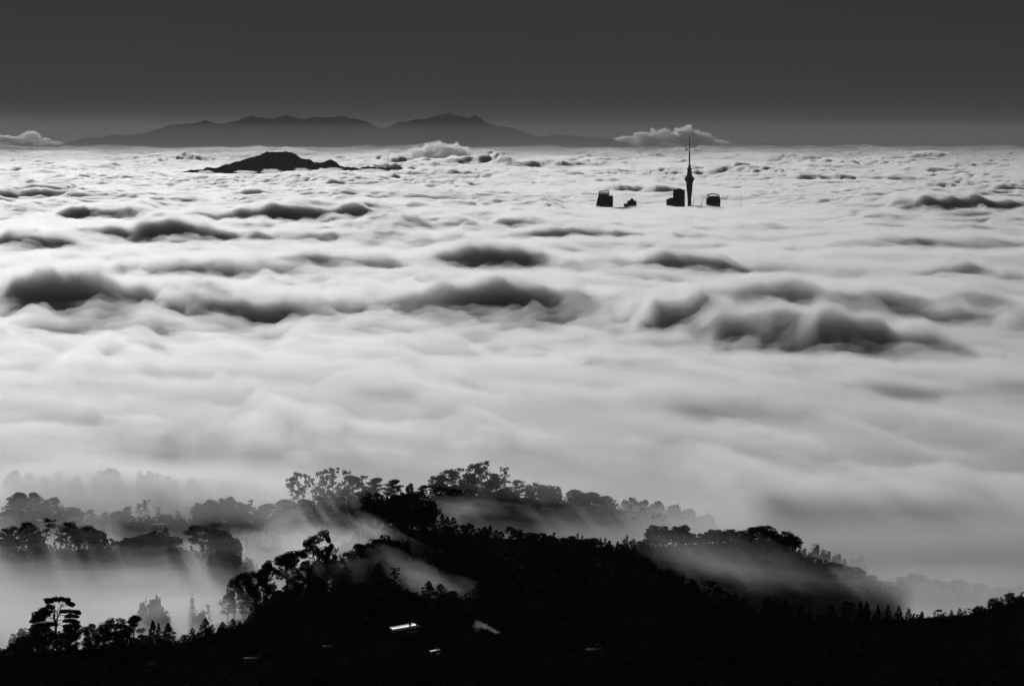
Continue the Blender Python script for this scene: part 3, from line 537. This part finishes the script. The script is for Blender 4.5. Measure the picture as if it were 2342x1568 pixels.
def hit(px, py):      # where a line of sight first meets the ground
    d_ = np.arange(1450.0, 3300.0, 2.0); g = ground_z(Xat(px, d_), d_); i = np.argmax(Zat(py, d_) <= g+1.5); return float(d_[i])
HS = [(927,1440),(995,1490),(1362,1487),(580,1507),(753,1479)]; HD = [hit(*q) for q in HS]
CLEAR = [(366, 2840, 7)]+[(q[0], d_, w_) for q, d_, w_ in zip(HS, HD, (9, 4, 6, 6, 4.5))]
rr_ = np.random.RandomState(77)
P_ = []; H_ = []; W_ = []
for D, lo, hi, n, h0, h1, dy0, dy1 in [(2860,-30,1700,1100,3,6,-60,20),(2620,-30,640,450,3,6,-45,15),(2540,780,2380,1100,3,6,-60,12),(2540,780,2380,1000,4,8,-190,-50),(2330,770,1720,1500,4,8,-170,15),(2100,-40,2400,1700,2.2,5,-330,-10),(2100,-40,2400,1100,1.8,4.2,-16,10)]:
    px = rr_.uniform(lo, hi, n); dy = rr_.uniform(dy0, dy1, n); y = D+dy
    P_.append(np.stack([(px-1171)*PX*D, y], -1)); h_ = (h0*.8+(h1*1.35-h0*.8)*rr_.rand(n)**1.8)*(1-.25*np.clip((dy+35)/25, 0, 1)); H_.append(h_); W_.append(h_*rr_.uniform(.9, 1.6, n))
P_ = np.concatenate(P_); H_ = np.concatenate(H_); W_ = np.concatenate(W_); keep = np.ones(len(P_), bool)
for hx, hd, hr in CLEAR: keep &= ~((np.abs(P_[:, 0]-Xat(hx, hd)) < hr) & (P_[:, 1] > hd-75) & (P_[:, 1] < hd+9))   # gardens in front of the houses
scatter('undergrowth', P_[keep], H_[keep], W_[keep], 5, 'black continuous bush and treetops covering the near hillsides')

# ------------------------------------------------------------------ city towers standing out of the fog
def lathe(prof, n=24):
    V = []; Qs = []; th = np.arange(n)/n*2*np.pi
    for z, r in prof: V.append(np.stack([np.cos(th)*r, np.sin(th)*r, np.full(n, z)], -1))
    for i in range(len(prof)-1):
        for j in range(n): Qs.append((i*n+j, i*n+(j+1) % n, (i+1)*n+(j+1) % n, (i+1)*n+j))
    m_ = len(prof); ex = [list(range(n))[::-1], [(m_-1)*n+j for j in range(n)]]
    return np.concatenate(V), Qs, ex
def lath(name, prof, m_, parent, n=24):
    V, Qs, ex = lathe(prof, n); return link(name, mesh_np(name, V, Qs, extra=ex, mat=m_, smooth=False), parent)
def prism(name, outline, y0, y1, m_, parent):   # outline in x,z
    o_ = np.array(outline, float); n = len(o_); V = np.concatenate([np.stack([o_[:, 0], np.full(n, y0), o_[:, 1]], -1), np.stack([o_[:, 0], np.full(n, y1), o_[:, 1]], -1)])
    Qs = [(j, (j+1) % n, n+(j+1) % n, n+j) for j in range(n)]
    return link(name, mesh_np(name, V, Qs, extra=[list(range(n))[::-1], list(range(n, 2*n))], mat=m_), parent)
def bx(name, x0, x1, z0, z1, y0, y1, m_, parent): return prism(name, [(x0, z0), (x1, z0), (x1, z1), (x0, z1)], y0, y1, m_, parent)
def root(name, px, D, z, label, cat, group=None):
    r = bpy.data.objects.new(name, None); COL.objects.link(r); r.location = (Xat(px, D), D, z); tag(r, label, cat, group); return r
def rod(name, p, q, r0, r1, m_, parent):
    t = Leafy(1); t.tube([p, q], r0, r1, 6); return link(name, mesh_np(name, np.concatenate(t.bv), t.bq, mat=m_), parent)
DT = 14500.0; GZ = -100.0
tw = root('observation_tower', 1576.9, DT, GZ, 'slender observation tower with pod and needle mast above the fog', 'tower')
k_ = .1183*PX*DT
def tz(yz): return Zat(292.7+yz*.1183, DT)-GZ
def seg(name, lst, m_, n=24): return lath(name, [(tz(y), hw*k_) for y, hw in sorted(lst, key=lambda q: -q[0])], m_, tw, n)
lath('shaft', [(0, 8.5), (18, 6.4), (tz(1480), 36*k_), (tz(1345), 36*k_), (tz(1300), 42*k_), (tz(1200), 54*k_), (tz(1150), 60*k_), (tz(1072), 62*k_)], M['conc'], tw, 32)
for j in range(8):
    a = j/8*2*math.pi+.2; rod('buttress', (math.cos(a)*15, math.sin(a)*15, 0), (math.cos(a)*6, math.sin(a)*6, 24), 1.2, 1.0, M['conc'], tw)
pod = seg('observation_pod', [(1071,63),(1040,70),(1011,88),(988,91),(984,93),(965,88),(945,70),(930,62),(912,53)], M['conc'], 40)
lath('window_band', [(tz(1008), 88.6*k_), (tz(990), 91.8*k_)], M['glass'], pod, 40)
lath('deck_rim', [(tz(984), 94*k_), (tz(976), 102*k_), (tz(972), 100*k_), (tz(970), 90*k_)], M['steel'], pod, 40)
for j in range(20):
    a = j/20*2*math.pi; rod('outrigger', (math.cos(a)*92*k_, math.sin(a)*92*k_, tz(974)), (math.cos(a)*116*k_, math.sin(a)*116*k_, tz(975 if j % 2 else 950)), .35, .2, M['steel'], pod)
up = seg('upper_pod', [(911,52),(870,47),(816,38),(800,45)], M['conc'], 32)
lath('deck_rim', [(tz(800), 46*k_), (tz(788), 57*k_), (tz(784), 55*k_), (tz(781), 34*k_)], M['steel'], up, 32)
for j in range(12):
    a = j/12*2*math.pi; rod('aerial', (math.cos(a)*54*k_, math.sin(a)*54*k_, tz(786)), (math.cos(a)*58*k_, math.sin(a)*58*k_, tz(772)), .25, .15, M['steel'], up)
seg('mast_base', [(780,32),(750,27),(720,20),(714,20)], M['conc'])
seg('mast_platform', [(713,21),(709,28),(706,28),(704,14)], M['steel'])
seg('mast', [(703,14),(466,13),(464,10),(356,9.5)], M['steel'], 12)
seg('mast_collar', [(355,10),(352,14),(346,14),(344,7)], M['steel'], 12)
seg('mast_tip', [(343,7),(262,6.5),(261,10),(250,12),(247,5),(180,4),(115,2.6)], M['steel'], 8)
def zrel(py): return Zat(py, DT)-GZ
UX = PX*DT
def cx_(xz): return 1346.6+xz*.14167
def cyz(yz): return zrel(409.8+yz*.14167)
def P_of(c): return lambda xz, yz: ((cx_(xz)-c)*UX, cyz(yz))
def bands(b_, x0, x1, zs, y0, mm=M['glass'], nm='window_band', dx=.0):
    for z in zs: bx(nm, x0, x1, z, z+1.9, y0-.25, y0+.1, mm, b_)
# left tower: slanted side, open framed crown
cA = cx_(255); A = root('office_tower', cA, DT, GZ, 'dark office tower with slanted side and open framed crown', 'building'); pA = P_of(cA)
body = [(pA(110, 0)[0], 0), (pA(390, 0)[0], 0), pA(390, 268), pA(322, 264), pA(160, 262), pA(140, 320), pA(120, 415)]
Ab = prism('body', body, -16, 16, M['facade'], A)
bands(Ab, pA(150, 0)[0], pA(385, 0)[0], [pA(0, 415)[1]+i*3.6 for i in range(0, 8)], -16)
crn = prism('crown_roof', [pA(172, 203), pA(172, 196), pA(215, 184), pA(250, 180), pA(292, 183), pA(330, 190), pA(328, 200), pA(290, 193), pA(250, 190), pA(215, 194)], -15, 15, M['frame'], A)
for xz0, xz1 in ((168,160),(208,204),(245,243),(283,282),(322,318)):
    for yy in (-14.5, 13.7):
        q0 = pA(xz0, 196); q1 = pA(xz1, 262); prism('crown_post', [(q1[0]-1.3, q1[1]), (q1[0]+1.5, q1[1]), (q0[0]+1.5, q0[1]-.4), (q0[0]-1.3, q0[1]-.4)], yy, yy+.8, M['frame'], A)
for yz in (217, 238): bx('crown_rail', pA(167, 0)[0], pA(320, 0)[0], pA(0, yz)[1]-.9, pA(0, yz)[1]+.9, 13.0, 13.6, M['frame'], A)
bx('crown_screen', pA(170, 0)[0], pA(322, 0)[0], pA(0, 262)[1]+.01, pA(0, 240)[1], -2, -1, M['frame'], A)
# dome building
cB = cx_(680); Bq = root('office_building', cB, DT-200, GZ, 'small dark building with a dome on its flat roof', 'building'); pB = P_of(cB)
Bb = bx('body', pB(622, 0)[0], pB(768, 0)[0], 0, pB(0, 333)[1], -13, 13, M['facade'], Bq)
bx('wing', pB(570, 0)[0], pB(621, 0)[0], 0, pB(0, 376)[1], -12, 12, M['facade'], Bq)
r0 = 36*.14167*UX; d = lath('dome', [(pB(0, 333)[1], r0)]+[(pB(0, 333)[1]+r0*math.sin(t_), max(r0*math.cos(t_), .1)) for t_ in np.linspace(.1, 1.56, 9)], M['facade'], Bq, 28); d.location.x = pB(696, 0)[0]
f_ = rod('finial', (pB(696, 0)[0], 0, pB(0, 298)[1]), (pB(696, 0)[0], 0, pB(0, 280)[1]), .5, .2, M['frame'], Bq)
bands(Bb, pB(626, 0)[0], pB(764, 0)[0], [pB(0, 395)[1]+i*3.6 for i in range(3)], -13)
# stepped block beside the tower
cC = cx_(1400); Cq = root('office_block', cC, DT+150, GZ, 'square dark office block with lower stepped wing beside the needle tower', 'building'); pC = P_of(cC)
Cb = bx('body', pC(1361, 0)[0], pC(1502, 0)[0], 0, pC(0, 169)[1], -18, 18, M['facade'], Cq)
bx('side_block', pC(1502, 0)[0], pC(1550, 0)[0], 0, pC(0, 182)[1], -17, 17, M['facade'], Cq)
bx('plant_room', pC(1440, 0)[0], pC(1490, 0)[0], pC(0, 169)[1], pC(0, 160)[1], -6, 6, M['frame'], Cq)
bx('wing', pC(1308, 0)[0], pC(1361, 0)[0], 0, pC(0, 311)[1], -16, 16, M['facade'], Cq)
bx('wing_step', pC(1288, 0)[0], pC(1308, 0)[0], 0, pC(0, 324)[1], -15, 15, M['facade'], Cq)
bx('wing_end', pC(1252, 0)[0], pC(1288, 0)[0], 0, pC(0, 335)[1], -14, 14, M['facade'], Cq)
bands(Cb, pC(1365, 0)[0], pC(1498, 0)[0], [pC(0, 400)[1]+i*3.6 for i in range(13)], -18)
# arched crown building
cD = cx_(2010); Dq = root('hotel_tower', cD, DT+100, GZ, 'dark tower with arched roof raised on posts above a terrace', 'building'); pD = P_of(cD)
Db = bx('body', pD(1897, 0)[0], pD(2122, 0)[0], 0, pD(0, 322)[1], -16, 16, M['facade'], Dq)
bx('penthouse', pD(1930, 0)[0], pD(2100, 0)[0], pD(0, 322)[1], pD(0, 280)[1], -12, 12, M['facade'], Dq)
arc = [(1905, 275), (1910, 262), (1935, 248), (1970, 239), (2010, 236), (2050, 239), (2085, 248), (2110, 262), (2116, 275)]
prism('arched_roof', [pD(x_, y_) for x_, y_ in arc]+[pD(x_, y_) for x_, y_ in [(2108, 276), (2080, 262), (2050, 254), (2010, 251), (1970, 254), (1940, 262), (1913, 276)]], -15, 15, M['frame'], Dq)
for xz in (1915, 2106): 
    for yy in (-14, 13): bx('roof_post', pD(xz-3, 0)[0], pD(xz+4, 0)[0], pD(0, 322)[1], pD(0, 270)[1], yy, yy+1, M['frame'], Dq)
for xz in (1958, 1995, 2030, 2062): bx('roof_post', pD(xz-2, 0)[0], pD(xz+2, 0)[0], pD(0, 280)[1], pD(0, 253)[1], -10, -9.4, M['frame'], Dq)
bands(Db, pD(1902, 0)[0], pD(2118, 0)[0], [pD(0, 378)[1]+i*3.6 for i in range(3)], -16)
# crane jibs and poles
for (xa, ya, xb, yb, lab) in [(1676,400,1706,305,'longer slanting crane jib just beside the needle tower'),(1830,380,1839,308,'shorter crane jib, midway from needle tower to arched-roof tower')]:
    c = cx_(xa); g = root('tower_crane', c, DT-60, GZ, lab, 'crane', 'cranes beside the needle tower'); q = P_of(c); e0 = q(xa-6, ya+20); e1 = q(xb, yb)
    bx('mast', e0[0]-1, e0[0]+1, 0, e0[1], -1, 1, M['frame'], g)
    rod('counter_jib', (e0[0], 0, e0[1]-.5), (e0[0]-6, 0, e0[1]+2), .7, .7, M['frame'], g)
    rod('jib', (e0[0], 0, e0[1]-.5), (e1[0], 0, e1[1]), .85, .6, M['frame'], g)
for (px, y0, y1, lab) in [(1695,462,446,'hair-thin pole rising from the fog past the arched-roof tower'),(1324,472,462,'tiny thin pole poking from the fog before the slant-sided tower')]:
    g = root('antenna_mast', px, DT, GZ, lab, 'antenna'); rod('pole', (0, 0, 0), (0, 0, zrel(y0)), .9, .6, M['steel'], g); rod('whip', (0, 0, zrel(y0)), (0, 0, zrel(y1)), .55, .3, M['steel'], g)

# ------------------------------------------------------------------ houses on the dark hillside
def house(px, py, D, w_, d_, h_, rot, roofm, label, pitch=.12, wing=False):
    z = Zat(py, D); x = Xat(px, D); gz = float(ground_z(np.array([x]), np.array([D]))[0])
    r = bpy.data.objects.new('house', None); COL.objects.link(r); base = min(gz-.4, z-2.6); r.location = (x, D, base); r.rotation_euler[2] = rot; tag(r, label, 'house', 'houses on the dark front hillside')
    H = z-base
    bx('wall', -w_/2, w_/2, 0, H-.02, -d_/2, d_/2, M['wallm'], r)
    for s_ in (-1, 1):   # two roof slopes, ridge along x
        V = [(-w_/2-.4, s_*(d_/2+.5), H), (w_/2+.4, s_*(d_/2+.5), H), (w_/2+.4, 0, H+h_), (-w_/2-.4, 0, H+h_)]
        V += [(a, b_, c+.14) for a, b_, c in V]
        q = [(0, 1, 2, 3), (7, 6, 5, 4), (0, 4, 5, 1), (1, 5, 6, 2), (2, 6, 7, 3), (3, 7, 4, 0)]
        link('roof_slope', mesh_np('roof_slope', V, q, mat=roofm), r)
    rod('gutter', (-w_/2-.4, -d_/2-.55, H+.02), (w_/2+.4, -d_/2-.55, H+.02), .1, .1, M['frame'], r)
    for xx in (-.3, .05, .3): bx('window', w_*xx-.7, w_*xx+.7, H-2.1, H-.9, -d_/2-.05, -d_/2+.05, M['glass'], r)
    bx('chimney', w_*.22, w_*.22+.7, H, H+h_+.9, .4, 1.1, M['wallm'], r)
    if wing:
        bx('wing_wall', w_*.05, w_*.5, 0, H-.5, -d_/2-3.2, -d_/2-.01, M['wallm'], r)
        V = [(w_*.03, -d_/2-3.5, H-.5), (w_*.53, -d_/2-3.5, H-.5), (w_*.53, -d_/2-.56, H-.12), (w_*.03, -d_/2-.56, H-.12)]; V += [(a, b_, c+.12) for a, b_, c in V]
        link('wing_roof', mesh_np('wing_roof', V, [(3, 2, 1, 0), (4, 5, 6, 7), (0, 1, 5, 4), (1, 2, 6, 5), (2, 3, 7, 6), (3, 0, 4, 7)], mat=roofm), r)
    return r
def shed_house(px, py, D, w_, d_, rise, label):   # long roof plane tilted to one side, with a lower lean-to
    z = Zat(py, D); x = Xat(px, D); gz = float(ground_z(np.array([x]), np.array([D]))[0]); base = min(gz-.4, z-3)
    r = bpy.data.objects.new('house', None); COL.objects.link(r); r.location = (x, D, base); r.rotation_euler[2] = .25; tag(r, label, 'house', 'houses on the dark front hillside'); H = z-base
    prism('wall', [(-w_/2, 0), (w_/2, 0), (w_/2, H+rise-.2), (-w_/2, H-.2)], -d_/2, d_/2, M['wallm'], r)
    n = 9
    for i in range(n):   # roof sheets side by side
        a, b_ = -w_/2-.4+(w_+.8)*i/n, -w_/2-.4+(w_+.8)*(i+1)/n-.02
        za, zb = H+rise*(a+w_/2)/w_, H+rise*(b_+w_/2)/w_
        prism('roof_sheet', [(a, za), (b_, zb), (b_, zb+.12), (a, za+.12)], -d_/2-.5-(.9 if 3 < i < 7 else 0), d_/2+.5-(i % 2)*.6, M['roof'], r)
    prism('lean_to_roof', [(-w_*.15, H-.7), (w_*.32, H-.7+rise*.47), (w_*.32, H-.58+rise*.47), (-w_*.15, H-.58)], -d_/2-4.5, -d_/2-1.5, M['roof'], r)
    bx('lean_to_wall', -w_*.12, w_*.3, 0, H-.75, -d_/2-4.2, -d_/2-.02, M['wallm'], r)
    bx('chimney', w_*.2, w_*.2+.8, H, H+rise+.8, 1, 1.8, M['wallm'], r)
shed_house(927, 1437, HD[0], 10.0, 14.0, 1.5, 'house with wide gleaming pale roof on the black hillside')
shed_house(995, 1488, HD[1], 3.2, 2.4, .6, 'small shed with glinting roof below the gleaming pale roof')
house(1362, 1487, HD[2], 7.0, 5.0, .9, -.35, M['tile'], 'house showing only a thin angular roof edge, far along the hillside from the smoke')
house(580, 1507, HD[3], 7.5, 5.0, .9, -.15, M['tile'], 'dark-roofed house low on the hillside below the climbing conifers')
house(753, 1479, HD[4], 5.0, 4.0, .7, -.1, M['tile'], 'dark-roofed house midway along the hillside below the bushy hilltop')
house(366, 1199, 2840, 10.0, 7.0, .6, .05, M['roof'], 'pale-roofed house among trees on the misty middle rise')
SD = hit(1137, 1449)-12
SMK = vol_mat('chimney_smoke', .1, .6)
sr = []
for k, (px, py, rx, rz) in enumerate([(1136,1445,3.2,1.0),(1129,1441,3.4,1.3),(1121,1437,2.6,1.4),(1113,1434,2.6,1.8),(1106,1430,3.0,2.4),(1098,1427,3.6,3.2),(1091,1430,3.6,5.0)]):
    o = blob('smoke', px, py, SD, rx*.45, rx*.45, rz*.5, SMK if k < 5 else vol_mat('thin_smoke', .04, .6), 300+k, .4, 3); sr.append(o)
smk = bpy.data.objects.new('smoke', None); COL.objects.link(smk); smk.location = sr[0].location; tag(smk, 'thin drifting smoke plume over the black hillside', 'smoke', kind='stuff')
for o in sr: o.location = Vector(o.location)-smk.location; o.parent = smk; o.name = 'smoke_puff'

# ------------------------------------------------------------------ clear air between here and the mountains
import bmesh
bm = bmesh.new(); bmesh.ops.create_cube(bm, size=1.0)
hz = bpy.data.meshes.new('haze'); bm.to_mesh(hz); bm.free()
x0, x1, y0, y1, z0, z1 = -33000, 33000, -900, 152000, -160, 540
for v in hz.vertices:
    v.co = ((x0+x1)/2+v.co.x*(x1-x0), (y0+y1)/2+v.co.y*(y1-y0), (z0+z1)/2+v.co.z*(z1-z0))
hz.materials.append(vol_mat('haze_air', 0.42e-5, .25, 1.0))
tag(link('haze', hz), 'clear morning air between the look-out and the mountains', 'haze', kind='stuff')
lh = hz.copy(); lh.materials.clear(); lh.materials.append(vol_mat('sea_haze_air', 3.8e-5, .2, .8))
for v, q in zip(lh.vertices, hz.vertices):   # bank of sea haze that thickens and deepens with distance
    far_ = q.co.y > 10000; v.co = (-32000 if q.co.x < 0 else 32000, 69400 if far_ else 17000, -139 if q.co.z < 0 else (390 if far_ else -60))
tag(link('sea_haze', lh), 'grey haze over the far fog at the foot of the mountains', 'haze', kind='stuff')
fh = hz.copy(); fh.materials.clear(); fh.materials.append(vol_mat('far_haze_air', 6.0e-5, .2, .75))
for v, q in zip(fh.vertices, hz.vertices):
    far_ = q.co.y > 10000; v.co = (-31000 if q.co.x < 0 else 31000, 69300 if far_ else 33000, -138 if q.co.z < 0 else (95 if far_ else -20))
tag(link('horizon_haze', fh), 'low grey haze blurring the far edge of the fog', 'haze', kind='stuff')
